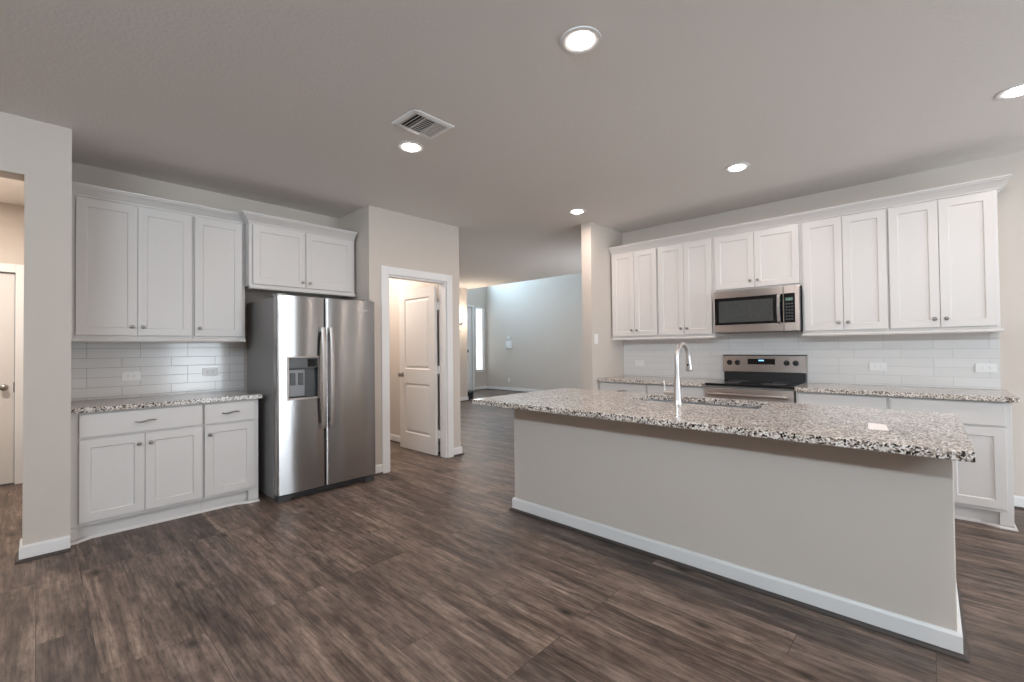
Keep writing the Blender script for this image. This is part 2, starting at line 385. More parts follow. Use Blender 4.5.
# pantry door, open 90 degrees into the pantry, hinged on the right jamb
XDF = 3.248
d1 = tag(build('door_1', panel_door(MB(), 4.303, 5.065, .012, 2.045, [(4.42, 4.945, 1.03, 1.925), (4.42, 4.945, .22, .85)], .035,
      lambda a, d, z: (XDF+d, a, z), 0), 'door', loc=(3.262, 4.30, 0)), 'white two-panel pantry door standing open, between the white casing', 'door', None, 'structure')
build('knob', round_knob((XDF, 5.0, .955), (-1,0,0)), 'knob', d1, smooth=40)
for z in (.26, 1.03, 1.80):
    build('hinge', MB().box(3.277, 3.2975, 4.273, 4.31, z-.045, z+.045).tube([(3.285,4.29,z-.05),(3.285,4.29,z+.05)], .006, 8), 'plate', d1)
# closed door in the room at far left
d2 = tag(build('door_2', panel_door(MB(), -1.012, -.155, .012, 2.075, [(-.89, -.27, 1.09, 1.94), (-.89, -.27, .23, .89)], .035,
      lambda a, d, z: (a, 6.6+d, z), 0), 'door', loc=(-.58, 6.6, 0)), 'closed white door in the room beyond the left doorway', 'door', None, 'structure')
build('knob', round_knob((-.222, 6.6, .952), (0,-1,0)), 'knob', d2, smooth=40)
build('latch_plate', MB().box(-.160, -.153, 6.595, 6.601, .90, 1.0), 'dark_knob', d2)
# front door and sidelight
d3 = tag(build('door_3', panel_door(MB(), DX0+.003, DX1-.003, .012, DH-.004, [(DX0+.13, DX1-.13, 1.3, 2.35), (DX0+.13, DX1-.13, .25, 1.1)], .045,
      lambda a, d, z: (a, FY+.02+d, z), 0), 'white', loc=(8.62, FY+.02, 0)), 'white front door at the end of the foyer', 'door', None, 'structure')
build('handle', round_knob((8.83, FY+.02, 1.205), (0,-1,0), .05), 'dark_knob', d3, smooth=40)
wnd = MB(); c = .05
wnd.box(WX0-c, WX0, FY, FY-.017, WZ0-c, WZ1+c).box(WX1, WX1+c, FY, FY-.017, WZ0-c, WZ1+c).box(WX0, WX1, FY, FY-.017, WZ1, WZ1+c).box(WX0-c-.02, WX1+c+.02, FY, FY-.035, WZ0-.03, WZ0).box(WX0, WX1, FY, FY-.012, WZ0-c-.03, WZ0-.03)
wnd.box(WX0, WX0+.03, FY, FY+.06, WZ0, WZ1).box(WX1-.03, WX1, FY, FY+.06, WZ0, WZ1)
w1 = tag(build('window_1', wnd, 'white', loc=(9.345, FY, WZ0)), 'narrow bright sidelight window beside the front door', 'window', None, 'structure')
build('pane', MB().box(WX0+.03, WX1-.03, FY+.03, FY+.036, WZ0, WZ1), 'sidelight', w1)

# backsplash tile
struct('trim_4', MB().box(.154, 1.36, YL-.010, YL-.0005, .9145, 1.40), 'tile_x', 'white subway tile backsplash under the left wall cabinets', 'backsplash')
struct('trim_5', MB().box(XR-.010, XR-.0005, -.41, ST0-.002, .9145, 1.43), 'tile_y', 'white subway tile backsplash behind the range', 'backsplash')

# ------------------------------------------------------------------ cabinets (local frame: x to the right along the front, -y towards the viewer)
def shaker(mb, x0, x1, z0, z1, yf, t=.019, st=.057, rec=.008, sl=.004):
    def rc(i, y): return [(x0+i,y,z0+i), (x1-i,y,z0+i), (x1-i,y,z1-i), (x0+i,y,z1-i)]
    A = rc(0, yf); B = rc(st, yf); Cc = rc(st+sl, yf+rec); K = rc(0, yf+t)
    vs = A+B+Cc+K; fs = []
    for k in range(4):
        k2 = (k+1)%4
        fs += [(k,k2,4+k2,4+k), (4+k,4+k2,8+k2,8+k), (k2,k,12+k,12+k2)]
    fs += [(8,9,10,11), (15,14,13,12)]
    return mb.add(vs, fs)
def knob_mb(x, y, z):
    return MB().lathe([(.007,0),(.006,.010),(.0065,.014),(.0135,.018),(.0145,.022),(.012,.027),(.006,.029),(0,.0295)], (x,y,z), (0,-1,0), 16)
def pull_mb(x, y, z, w=.125):
    m = MB(); h = w/2; pts = []
    for i in range(17):
        t = -1+2*i/16
        pts.append((x+t*h, y-.012-.016*(1-t*t), z+.006*math.sin(t*PI)))
    m.tube(pts, [.0032+.0028*(1-abs(-1+2*i/16)**2) for i in range(17)], 10)
    for s in (-1, 1): m.tube([(x+s*h*.72, y, z+.006*math.sin(s*.72*PI)), (x+s*h*.72, y-.02, z+.006*math.sin(s*.72*PI))], .0042, 8)
    return m
# every cabinet: (name, origin of its local frame, rz); faces given in local x
def cab_root(name, ox, oy, rz, label, group): return thing(name, (ox, oy, 0), label, 'cabinet', group, rz)
def upper_unit(root, bx0, bx1, doors, z0, z1, bz0, bz1, depth, knobside, kz):
    """doors: list of (x0, x1); local y=0 is the door front; depth to the wall"""
    t = .019
    build('body', MB().box(bx0, bx1, t+.001, depth, bz0, bz1), 'cab', root, bev=.0015, world=False)
    for (a, b), ks in zip(doors, knobside):
        d = build('door', shaker(MB(), a, b, z0, z1, 0), 'cab', root, bev=.0015, world=False)
        kx = b-.032 if ks == 'r' else a+.032
        build('knob', knob_mb(kx, 0, kz), 'knob', d, smooth=40, world=False)
def base_unit(root, bx0, bx1, drawers, doors, knobside, depth, pulls=True):
    t = .019; ztop = .876
    build('body', MB().box(bx0, bx1, t+.001, depth, .105, ztop).box(bx0, bx1, .062, depth, 0, .105), 'cab', root, bev=.0015, world=False)
    for a, b in drawers:
        d = build('drawer', MB().box(a, b, 0, t, .706, .8627), 'cab', root, bev=.002, world=False)
        if pulls: build('pull', pull_mb((a+b)/2, 0, .7835), 'knob', d, smooth=40, world=False)
    for (a, b), ks in zip(doors, knobside):
        d = build('door', shaker(MB(), a, b, .131, .689, 0), 'cab', root, bev=.0015, world=False)
        kx = b-.032 if ks == 'r' else a+.032
        build('knob', knob_mb(kx, 0, .621), 'knob', d, smooth=40, world=False)

# left run, world x = local x (origin x=0)
LYD, LYU = 4.2002, 4.489
r = cab_root('base_cabinet', 0, LYD, 0, 'white base cabinet with one wide drawer and two doors, beside the left wall', 'left base cabinets')
base_unit(r, .1535, .9025, [(.1954, .8936)], [(.1954, .5405), (.5435, .8936)], 'rl', YL-LYD-.001)
r = cab_root('base_cabinet', 0, LYD, 0, 'white base cabinet with one narrow drawer and one door, left of the refrigerator', 'left base cabinets')
base_unit(r, .9035, 1.302, [(.911, 1.2668)], [(.911, 1.2668)], 'l', YL-LYD-.001)
# feet and shoe moulding that runs over both units
tk = MB().sweep([(0,0),(.012,0),(.011,.008),(.006,.016),(0,.018)], [(.155,LYD+.012),(.185,LYD+.012),(.262,LYD+.058),(1.15,LYD+.058),(1.225,LYD+.012),(1.304,LYD+.012)], 1)
tk.box(.1545, .185, LYD+.021, LYD+.061, .019, .104).box(1.225, 1.301, LYD+.021, LYD+.061, .019, .104)
tag(build('toe_kick_molding', tk, 'cab', loc=(.7, LYD+.04, 0)), 'white shoe molding along the floor under the left base cabinets', 'molding')
UZ0, UZ1, BZ0, BZ1, KZ = 1.4138, 2.4177, 1.392, 2.432, 1.481
r = cab_root('wall_cabinet', 0, LYU, 0, 'white wall cabinet with two tall doors, at far left over the left counter', 'left wall cabinets')
upper_unit(r, .1535, .8925, [(.1881, .5325), (.5350, .8819)], UZ0, UZ1, BZ0, BZ1, YL-LYU-.001, 'rl', KZ)
r = cab_root('wall_cabinet', 0, LYU, 0, 'white wall cabinet with a single tall door, beside the cabinet over the refrigerator', 'left wall cabinets')
upper_unit(r, .8935, 1.283, [(.9039, 1.2564)], UZ0, UZ1, BZ0, BZ1, YL-LYU-.001, 'l', KZ)
LYF = 4.385
r = cab_root('wall_cabinet', 0, LYF, 0, 'short white two-door cabinet above the refrigerator', 'left wall cabinets')
upper_unit(r, 1.2865, 2.283, [(1.3147, 1.7725), (1.7785, 2.249)], 1.886, UZ1, 1.868, BZ1, YL-LYF-.001, 'rl', 1.935)
CROWN = [(-.018,0),(.006,0),(.008,.010),(.016,.018),(.026,.032),(.042,.048),(.056,.058),(.058,.064),(.068,.068),(.070,.078),(-.018,.078)]
CZ = BZ1+.0005
def crown(path, side, label, loc, cope=None):
    zs = [z_ for o_, z_ in CROWN[1:-1]]
    front = [(o_, z_) for o_, z_ in CROWN[1:-1]]
    m = MB().sweep(front+[(-.018, z_) for z_ in zs[::-1]], path, side, CZ)
    if cope:                                     # end cut to the shape of the crown it meets
        n = len(front); k = 2*n; base = len(m.v)-k
        for j in range(k):
            o_ = front[j if j < n else k-1-j][0]
            x, y, z = m.v[base+j]; m.v[base+j] = (cope-.002-o_, y, z)
        m.f.pop()
        for j in range(n-1): m.f.append((base+j, base+j+1, base+k-2-j, base+k-1-j))
    tag(build('crown_molding', m, 'cab', loc=loc, smooth=30), label, 'molding', 'crown moldings')
crown([(.155, LYU+.019), (1.212, LYU+.019)], 1, 'white crown molding on top of the tall left wall cabinets', (.7, LYU, CZ), 1.2870)
crown([(1.2870, YL-.003), (1.2870, LYF+.019), (2.2825, LYF+.019)], 1, 'white crown molding on top of the cabinet over the refrigerator', (1.8, LYF, CZ))
RAIL = [(-.03,-.026),(.013,-.026),(.017,-.015),(.013,-.001),(-.03,-.001)]
def light_rail(path, side, z, label, loc): tag(build('bottom_rail', MB().sweep(RAIL, path, side, z), 'cab', loc=loc), label, 'molding', 'cabinet bottom rails')
light_rail([(.155, LYU+.012), (1.283, LYU+.012)], 1, BZ0, 'white molding strip under the tall left wall cabinets', (.7, LYU, BZ0))
light_rail([(1.2885, LYF+.012), (2.283, LYF+.012)], 1, 1.868, 'white molding strip under the cabinet over the refrigerator', (1.8, LYF, 1.868))

# range run: local x = -(world y)
XRD, XRU = 4.5640, 4.875
RU = [('white two-door wall cabinet beside the short wall end, leftmost over the range counter', 2.868, 2.2655, [(2.8524, 2.5580), (2.5545, 2.2768)], 'rl'),
      ('white two-door wall cabinet just left of the microwave', 2.2645, 1.6455, [(2.2533, 1.9615), (1.9580, 1.6642)], 'rl'),
      ('white two-door wall cabinet just right of the microwave', .8535, .2350, [(.838, .5440), (.5405, .243)], 'rl'),
      ('white two-door wall cabinet at the right end of the range wall', .2340, -.395, [(.2262, -.0723), (-.0760, -.3791)], 'rl')]
for lab, y0, y1, ds, ks in RU:
    r = cab_root('wall_cabinet', XRU, 0, -PI/2, lab, 'range wall cabinets')
    upper_unit(r, -y0, -y1, [(-a, -b) for a, b in ds], UZ0, UZ1, BZ0, BZ1, XR-XRU-.001, ks, KZ)
r = cab_root('wall_cabinet', XRU, 0, -PI/2, 'short white two-door cabinet directly above the microwave', 'range wall cabinets')
upper_unit(r, -1.6445, -.8545, [(-1.6261, -1.2540), (-1.2505, -.8702)], 1.866, UZ1, 1.842, BZ1, XR-XRU-.001, 'rl', 1.935)
crown([(XRU+.019, 2.868), (XRU+.019, -.395), (XR-.003, -.395)], 1, 'long white crown molding on top of the range wall cabinets', (XRU, 1.2, CZ))
light_rail([(XRU+.012, 2.868), (XRU+.012, 1.640)], 1, BZ0, 'white molding strip under the wall cabinets left of the microwave', (XRU, 2.2, BZ0))
light_rail([(XRU+.012, .859), (XRU+.012, -.395), (XR-.015, -.395)], 1, BZ0, 'white molding strip under the wall cabinets right of the microwave', (XRU, .2, BZ0))
RB = [('white base cabinet with a drawer beside the short wall end', 2.872, 2.2625, [(2.842, 2.270)], [(2.842, 2.557), (2.554, 2.270)], 'rl'),
      ('white base cabinet between the left counter end and the range, seen behind the faucet', 2.2615, 1.638, [(2.252, 1.655)], [(2.252, 1.955), (1.952, 1.655)], 'rl'),
      ('white base cabinet just right of the range', .862, .2395, [(.845, .252)], [(.845, .550), (.547, .252)], 'rl'),
      ('white base cabinet with a wide drawer at the right end of the range wall', .2385, -.410, [(.226, -.379)], [(.226, -.0750), (-.078, -.379)], 'rl')]
for lab, y0, y1, dr, ds, ks in RB:
    r = cab_root('base_cabinet', XRD, 0, -PI/2, lab, 'range base cabinets')
    base_unit(r, -y0, -y1, [(-a, -b) for a, b in dr], [(-a, -b) for a, b in ds], ks, XR-XRD-.001, y0 > 1)
tk = MB().sweep([(0,0),(.012,0),(.011,.008),(.006,.016),(0,.018)], [(XRD+.058, .86), (XRD+.058, -.25), (XRD+.012, -.342), (XRD+.012, -.412), (XRD+.60, -.412)], 1)
tk.box(XRD+.021, XRD+.061, -.342, -.409, .019, .104)
tag(build('toe_kick_molding', tk, 'cab', loc=(XRD+.04, 0, 0)), 'white shoe molding along the floor under the range base cabinets', 'molding')

# ------------------------------------------------------------------ countertops
CT, CB = .9135, .878
def slab(name, x0, x1, y0, y1, label):
    return tag(build(name, MB().box(x0, x1, y0, y1, CB, CT), 'granite', loc=((x0+x1)/2, (y0+y1)/2, CB), bev=.003, seg=2), label, 'countertop', 'granite countertops')
slab('countertop', .1535, 1.3222, 4.1773, YL-.011, 'speckled granite countertop on the left base cabinets')
slab('countertop', 4.5352, XR-.011, 1.6365, 2.8725, 'speckled granite countertop left of the range')
slab('countertop', 4.5352, XR-.011, -.4429, .8625, 'speckled granite countertop right of the range')

# ------------------------------------------------------------------ island
IX0, IX1, IY0, IY1 = 2.1875, 3.3209, -.1104, 2.4555
BX0, BX1, BY0, BY1 = 2.597, 3.310, -.0663, 2.4198
isl = thing('kitchen_island', (BX0, (BY0+BY1)/2, 0), 'long kitchen island with a beige painted panel front and white baseboard', 'island')
SX0, SX1, SY0, SY1 = 2.885, 3.240, .74, 1.57
build('panel', MB().prism([(BX0,BY0),(BX1-.03,BY0),(BX1-.03,BY0+.115),(BX0+.115,BY0+.115),(BX0+.115,BY1-.115),(BX1-.03,BY1-.115),(BX1-.03,BY1),(BX0,BY1)], 0, CB-.001), 'wall', isl, bev=.004)
path = [(BX1-.03, BY1), (BX0, BY1), (BX0, BY0), (BX1-.03, BY0)]
bb = build('baseboard', MB().sweep([(0,.004),(.015,.004),(.015,BBH-.012),(.009,BBH),(0,BBH)], path, 1), 'white', isl)
build('shoe_molding', MB().sweep([(.015,0),(.032,0),(.031,.008),(.026,.015),(.015,.019)], path, 1), 'shoe', isl)
build('cabinet_body', MB().box(BX1-.05, BX1-.021, BY0+.116, BY1-.116, .105, CB-.002).box(BX1-.11, BX1-.09, BY0+.116, BY1-.116, 0, .105), 'cab', isl)
nd = 5; ww = (BY1-BY0-.24)/nd
for i in range(nd):
    a = BY0+.12+i*ww+.006; b = a+ww-.012
    m = MB(); shaker(m, a, b, .131, .86, 0); m.v = [(BX1-y-.002, x, z) for x, y, z in m.v]
    build('door', m, 'cab', isl, bev=.0015)
# island top with the sink cut-out
top = MB()
xs, ys = [IX0, SX0, SX1, IX1], [IY0, SY0, SY1, IY1]
vid = {}
for k, z in enumerate((CB, CT)):
    for i in range(4):
        for j in range(4): vid[i,j,k] = len(top.v); top.v.append((xs[i], ys[j], z))
for i in range(3):
    for j in range(3):
        if (i, j) == (1, 1): continue
        top.f.append((vid[i,j,1], vid[i+1,j,1], vid[i+1,j+1,1], vid[i,j+1,1])); top.f.append((vid[i,j,0], vid[i,j+1,0], vid[i+1,j+1,0], vid[i+1,j,0]))
for i in range(3):
    top.f.append((vid[i,0,0], vid[i+1,0,0], vid[i+1,0,1], vid[i,0,1])); top.f.append((vid[i,3,0], vid[i,3,1], vid[i+1,3,1], vid[i+1,3,0]))
    top.f.append((vid[0,i,0], vid[0,i,1], vid[0,i+1,1], vid[0,i+1,0])); top.f.append((vid[3,i,0], vid[3,i+1,0], vid[3,i+1,1], vid[3,i,1]))
top.f += [(vid[1,1,0], vid[1,1,1], vid[2,1,1], vid[2,1,0]), (vid[1,2,0], vid[2,2,0], vid[2,2,1], vid[1,2,1]), (vid[1,1,0], vid[1,2,0], vid[1,2,1], vid[1,1,1]), (vid[2,1,0], vid[2,1,1], vid[2,2,1], vid[2,2,0])]
tag(build('countertop', top, 'granite', loc=((IX0+IX1)/2, (IY0+IY1)/2, CB), bev=.003, seg=2), 'long speckled granite countertop of the island with the sink', 'countertop', 'granite countertops')
# undermount sink
sk = thing('kitchen_sink', ((SX0+SX1)/2, (SY0+SY1)/2, CB), 'stainless undermount sink sunk in the island countertop', 'sink')
def basin(x0, x1, y0, y1, zt, zb, t=.004, ins=.012):
    m = MB()
    def rr(x0, x1, y0, y1, r, n=5):
        pts = []
        for cx, cy, a0 in ((x1-r,y1-r,0),(x0+r,y1-r,PI/2),(x0+r,y0+r,PI),(x1-r,y0+r,1.5*PI)):
            for k in range(n+1): a = a0+PI/2*k/n; pts.append((cx+r*math.cos(a), cy+r*math.sin(a)))
        return pts
    rings = [(rr(x0-ins,x1+ins,y0-ins,y1+ins,.03), zt), (rr(x0,x1,y0,y1,.03), zt), (rr(x0+.004,x1-.004,y0+.004,y1-.004,.03), zb+.03), (rr(x0+.03,x1-.03,y0+.03,y1-.03,.03), zb)]
    n = len(rings[0][0])
    for p, z in rings: m.v += [(x,y,z) for x, y in p]
    for i in range(3):
        for k in range(n): m.f.append((i*n+k, i*n+(k+1)%n, (i+1)*n+(k+1)%n, (i+1)*n+k))
    m.f.append(tuple(range(3*n, 4*n)))
    return m
b_ = build('basin', basin(SX0-.004, SX1+.004, SY0-.004, SY1+.004, CB-.0015, CB-.21), 'sink', sk, smooth=50)
md = b_.modifiers.new('thick', 'SOLIDIFY'); md.thickness = .0012; md.offset = 1
build('drain', MB().lathe([(.045,0),(.045,.003),(.034,.004),(.03,-.001),(0,-.001)], ((SX0+SX1)/2, 1.15, CB-.209), (0,0,1)), 'chrome', sk, smooth=40)
# faucet
FXB, FYB = 2.822, 1.187
fa = thing('faucet', (FXB, FYB, CT), 'tall brushed nickel gooseneck faucet on the island beside the sink', 'faucet')
build('base', MB().lathe([(.030,0),(.030,.004),(.027,.012),(.0245,.03),(.021,.10),(.0165,.16),(.0145,.20)], (FXB,FYB,CT), (0,0,1)), 'nickel', fa, smooth=50)
pts = [(FXB,FYB,CT+.19), (FXB,FYB,1.205)]
RA = .094
for i in range(1, 17):
    a = PI-(PI-.12)*i/16; pts.append((FXB+RA+RA*math.cos(a), FYB, 1.205+RA*.98*math.sin(a)))
build('spout', MB().tube(pts, [.0145]*len(pts), 14), 'nickel', fa, smooth=50)
e = Vector(pts[-1]); dn = Vector((.18, 0, -1)).normalized()
hd = build('spray_head', MB().lathe([(.0145,0),(.0155,.004),(.0155,.03),(.0175,.05),(.021,.085),(.022,.097),(.019,.10),(0,.10)], e, dn), 'nickel', fa, smooth=50)
build('spray_button', MB().lathe([(.007,0),(.007,.004),(0,.0045)], e+dn*.055+Vector((-.0165,0,-.002)), (-1,0,-.15), 12), 'black', hd)
hn = build('handle_hub', MB().tube([(FXB,FYB+.015,.985),(FXB,FYB+.075,.985)], [.019,.020], 14).tube([(FXB,FYB+.072,.985),(FXB,FYB+.088,.985)], [.020,.016], 14), 'nickel', fa, smooth=50)
build('lever', MB().tube([(FXB,FYB+.082,.985),(FXB+.004,FYB+.088,1.02),(FXB+.012,FYB+.094,1.062)], [.006,.005,.004], 10), 'nickel', hn, smooth=50)
# white card lying on the island
tag(build('paper_card', MB().prism([(2.502,.1310),(2.494,.2000),(2.690,.2150),(2.672,.1480)], CT+.0003, CT+.0013), 'card', loc=(2.59,.17,CT+.0003)), 'small white card lying on the island countertop near its right end', 'card')

# ------------------------------------------------------------------ refrigerator
GX0, GX1, GYF = 1.374, 2.284, 3.992
GM = 1.783
fr = thing('refrigerator', ((GX0+GX1)/2, 4.4, 0), 'stainless side-by-side refrigerator with ice and water dispenser', 'refrigerator')
build('cabinet', MB().box(GX0+.004, GX1-.004, GYF+.085, 4.785, .02, 1.742), 'fridge_side', fr, bev=.004)
def bowed_door(x0, x1, z0, z1, hole=None, bulge=.016, depth=.072, rr=.012):
    """door slab with a gently bowed front; hole=(hx0,hx1,hz0,hz1) leaves an opening in the front skin"""
    xs = [x0+(x1-x0)*i/24 for i in range(25)]
    if hole: xs = sorted(set(xs+[hole[0], hole[1]]))
    def yf(x):
        t = (x-(x0+x1)/2)/((x1-x0)/2); y = GYF-bulge*(1-t*t)*.6
        ed = min(x-x0, x1-x)
        if ed < rr: y += rr-math.sqrt(max(0, rr*rr-(rr-ed)**2))
        return y
    xs = sorted(set(xs+[x0+rr*k for k in (.08,.3,.6,1)]+[x1-rr*k for k in (.08,.3,.6,1)]))
    zs = [z0, z1] if not hole else [z0, hole[2], hole[3], z1]
    m = MB(); n = len(xs)
    for z in zs: m.v += [(x, yf(x), z) for x in xs]
    for j in range(len(zs)-1):
        for i in range(n-1):
            if hole and j == 1 and xs[i] >= hole[0]-1e-6 and xs[i+1] <= hole[1]+1e-6: continue
            m.f.append((j*n+i, j*n+i+1, (j+1)*n+i+1, (j+1)*n+i))
    o = len(m.v); yb = GYF+depth
    m.v += [(x0,yb,z0),(x1,yb,z0),(x1,yb,z1),(x0,yb,z1)]
    last = (len(zs)-1)*n
    m.f.append(tuple(range(0,n))[::-1]+(o,o+1)); m.f.append(tuple(range(last,last+n))+(o+2,o+3)); m.f.append((o,o+3,o+2,o+1))
    left = [j*n for j in range(len(zs))]; right = [j*n+n-1 for j in range(len(zs))]
    m.f.append(tuple(left)+(o+3,o)); m.f.append(tuple(right)[::-1]+(o+1,o+2))
    return m, yf
HX0, HX1, HZ0, HZ1 = 1.460, 1.722, .862, 1.226
mL, yfL = bowed_door(GX0, GM-.004, .066, 1.756, (HX0, HX1, HZ0, HZ1))
dL = build('door', mL, 'steel', fr, smooth=30); dL['label'] = 'left freezer door with the dispenser'
mR, yfR = bowed_door(GM+.004, GX1, .066, 1.756)
dR = build('door', mR, 'steel', fr, smooth=30); dR['label'] = 'right door without a dispenser'
yd = GYF-.012
fb = MB()
w_ = .012
fb.box(HX0-.006, HX1+.006, yd, yd+.02, HZ0-.006, HZ0+w_).box(HX0-.006, HX1+.006, yd, yd+.02, HZ1-w_*.6, HZ1+.006).box(HX0-.006, HX0+w_*.6, yd, yd+.02, HZ0+w_, HZ1-w_*.6).box(HX1-w_*.6, HX1+.006, yd, yd+.02, HZ0+w_, HZ1-w_*.6)
ds = build('dispenser', fb, 'steel2', dL, bev=.003)
# sub-parts of the door are kept as parts of the refrigerator
build('dispenser_recess', MB().box(HX0+.001, HX1-.001, yd+.055, yd+.058, HZ0+.001, HZ1-.001).box(HX0+.001, HX0+.004, yd+.02, yd+.055, HZ0+.001, HZ1-.001).box(HX1-.004, HX1-.001, yd+.02, yd+.055, HZ0+.001, HZ1-.001)
      .box(HX0+.004, HX1-.004, yd+.02, yd+.055, HZ0+.001, HZ0+.006).box(HX0+.004, HX1-.004, yd+.02, yd+.055, HZ1-.006, HZ1-.001), 'dark_grey', dL)
build('control_panel', MB().box(HX0+.008, HX1-.008, yd+.006, yd+.050, 1.128, HZ1-.009), 'dark_grey', dL, bev=.003)
build('control_display', MB().box(HX0+.165, HX0+.245, yd+.0045, yd+.0055, 1.140, HZ1-.018), 'black_glass', dL)
build('paddle_plate', MB().box(HX0+.012, HX0+.150, yd+.030, yd+.052, .885, 1.118), 'grey_plastic', dL, bev=.003)
for px in (HX0+.028, HX0+.094): build('dispenser_paddle', MB().box(px, px+.042, yd+.022, yd+.030, .985, 1.09), 'dark_grey', dL, bev=.004)
def fridge_handle(x, yf, par):
    z0, z1 = .585, 1.49; pts = []; n = 28; m = MB()
    for i in range(n+1):
        t = -1+2*i/n; bow = .060-.028*abs(t)**3.0
        pts.append((x, yf-bow, z0+(z1-z0)*i/n))
    prof = [(-.016,-.007),(.016,-.007),(.018,.003),(.010,.010),(-.010,.010),(-.018,.003)]
    k = len(prof)
    for p in pts: m.v += [(p[0]+a, p[1]-b, p[2]) for a, b in prof]
    for i in range(n):
        for j in range(k): m.f.append((i*k+j, i*k+(j+1)%k, (i+1)*k+(j+1)%k, (i+1)*k+j))
    m.f += [tuple(range(k))[::-1], tuple(range(n*k, (n+1)*k))]
    for z in (z0+.025, z1-.025): m.box(x-.011, x+.011, yf-.036, yf+.001, z-.018, z+.018)
    build('handle', m, 'steel2', par, smooth=35)
fridge_handle(1.752, yfL(1.752), dL); fridge_handle(1.828, yfR(1.828), dR)
# badge: a small bright swoosh in an oval, upper right corner
bx, bz, by = 2.165, 1.668, yfR(2.165)-.0025
m = MB(); pts = []
n = 20
for i in range(n+1): a = PI+PI*i/n; pts.append((bx+.042*math.cos(a), by, bz+.012*math.sin(a)))
for i in range(n, -1, -1): a = PI+PI*i/n; pts.append((bx+.004+.036*math.cos(a), by, bz+.003+.006*math.sin(a)))
k = len(pts); m.v = pts+[(p[0],p[1]+.0035,p[2]) for p in pts]
for i in range(n): m.f += [(i, i+1, k-2-i, k-1-i), (k+i, 2*k-1-i, 2*k-2-i, k+i+1)]
for i in range(k): m.f.append((i, (i+1)%k, k+(i+1)%k, k+i))
build('badge', m, 'chrome', dR)
kg = MB().box(GX0+.002, GX1-.002, GYF+.030, GYF+.085, .012, .070)
gr = build('kick_grille', kg, 'dark_grey', fr, bev=.004)
build('grille_slot', MB().box(GX0+.14, GX1-.14, GYF+.0285, GYF+.03, .022, .034).box(GX0+.14, GX1-.14, GYF+.0285, GYF+.03, .042, .054), 'black', gr)
for x in (GX0+.012, GX1-.112): build('foot', MB().box(x, x+.10, GYF+.012, GYF+.029, 0, .050), 'dark_grey', fr, bev=.006)
for x in (GX0+.015, GX1-.095): build('hinge_cover', MB().box(x, x+.08, GYF+.03, GYF+.16, 1.757, 1.775), 'fridge_side', fr, bev=.006)

# ------------------------------------------------------------------ range
RY0, RY1 = .8665, 1.6325
RXF = 4.565
rg = thing('range', ((RXF+5.18)/2, (RY0+RY1)/2, 0), 'stainless electric range with black glass cooktop between the granite counters', 'range')
build('body', MB().box(RXF+.02, 5.15, RY0+.004, RY1-.004, .03, .895).box(RXF+.06, 5.1, RY0+.05, RY1-.05, 0, .03), 'fridge_side', rg)
ct = build('cooktop', MB().box(RXF-.022, 5.12, RY0-.0005, RY1+.0005, .897, .919), 'black_glass', rg, bev=.006, seg=3)
for (x, y, rr_) in ((4.72, 1.06, .105), (4.72, 1.44, .085), (4.98, 1.06, .08), (4.98, 1.44, .105)):
    pr_ = [(rr_-.003,0),(rr_,0),(rr_,.0004),(rr_-.003,.0004)]
    build('burner_ring', MB().lathe(pr_, (x,y,.9192), (0,0,1), 40), 'dark_grey', ct)
od = build('oven_door', MB().box(RXF-.020, RXF+.018, RY0+.003, RY1-.003, .235, .875), 'steel2', rg, bev=.004)
build('window', MB().box(RXF-.0215, RXF-.020, RY0+.12, RY1-.12, .36, .68), 'black_glass', od)
build('handle', MB().tube([(RXF-.068, RY0+.04, .820), (RXF-.068, RY1-.04, .820)], .013, 12).box(RXF-.068, RXF-.020, RY0+.07, RY0+.095, .810, .830).box(RXF-.068, RXF-.020, RY1-.095, RY1-.07, .810, .830), 'steel2', od, smooth=40)
build('storage_drawer', MB().box(RXF-.018, RXF+.018, RY0+.003, RY1-.003, .045, .228), 'steel2', rg, bev=.004)
# backguard: black lower band and a slightly tilted stainless panel
def tilt(y0, y1, z0, z1, x0, x1, back):   # front edge x0 at z0, x1 at z1
    return MB().add([(x0,y0,z0),(x0,y1,z0),(x1,y1,z1),(x1,y0,z1),(back,y0,z0),(back,y1,z0),(back,y1,z1),(back,y0,z1)], [(0,1,2,3),(7,6,5,4),(0,4,5,1),(1,5,6,2),(2,6,7,3),(3,7,4,0)])
build('backguard_base', MB().box(5.105, 5.18, RY0+.008, RY1-.008, .918, 1.006), 'black', rg)
bg = build('backguard', tilt(RY0+.002, RY1+.002, 1.007, 1.178, 5.098, 5.100, 5.18), 'steel2', rg, bev=.006)
build('backguard_cap', MB().box(5.098, 5.183, RY0-.001, RY1+.005, 1.1785, 1.186), 'black', rg, bev=.003)
xx = lambda z: 5.098+.002*(z-1.007)/.171
build('control_display', tilt(1.134, 1.388, 1.088, 1.146, xx(1.088)-.002, xx(1.146)-.002, xx(1.1)+.01), 'black_glass', bg)
build('clock_digits', tilt(1.235, 1.285, 1.122, 1.136, xx(1.122)-.0026, xx(1.136)-.0026, xx(1.122)-.0005), 'display', bg)
for yk in (1.567, 1.487, 1.033, .955):
    z = 1.105
    build('control_knob', MB().lathe([(.027,0),(.027,.003),(.023,.006),(.021,.024),(.019,.027),(0,.027)], (xx(z)-.001, yk, z), (-1,0,.01), 24).box(xx(z)-.032, xx(z)-.02, yk-.004, yk+.004, z-.018, z+.020), 'black', bg, smooth=40)

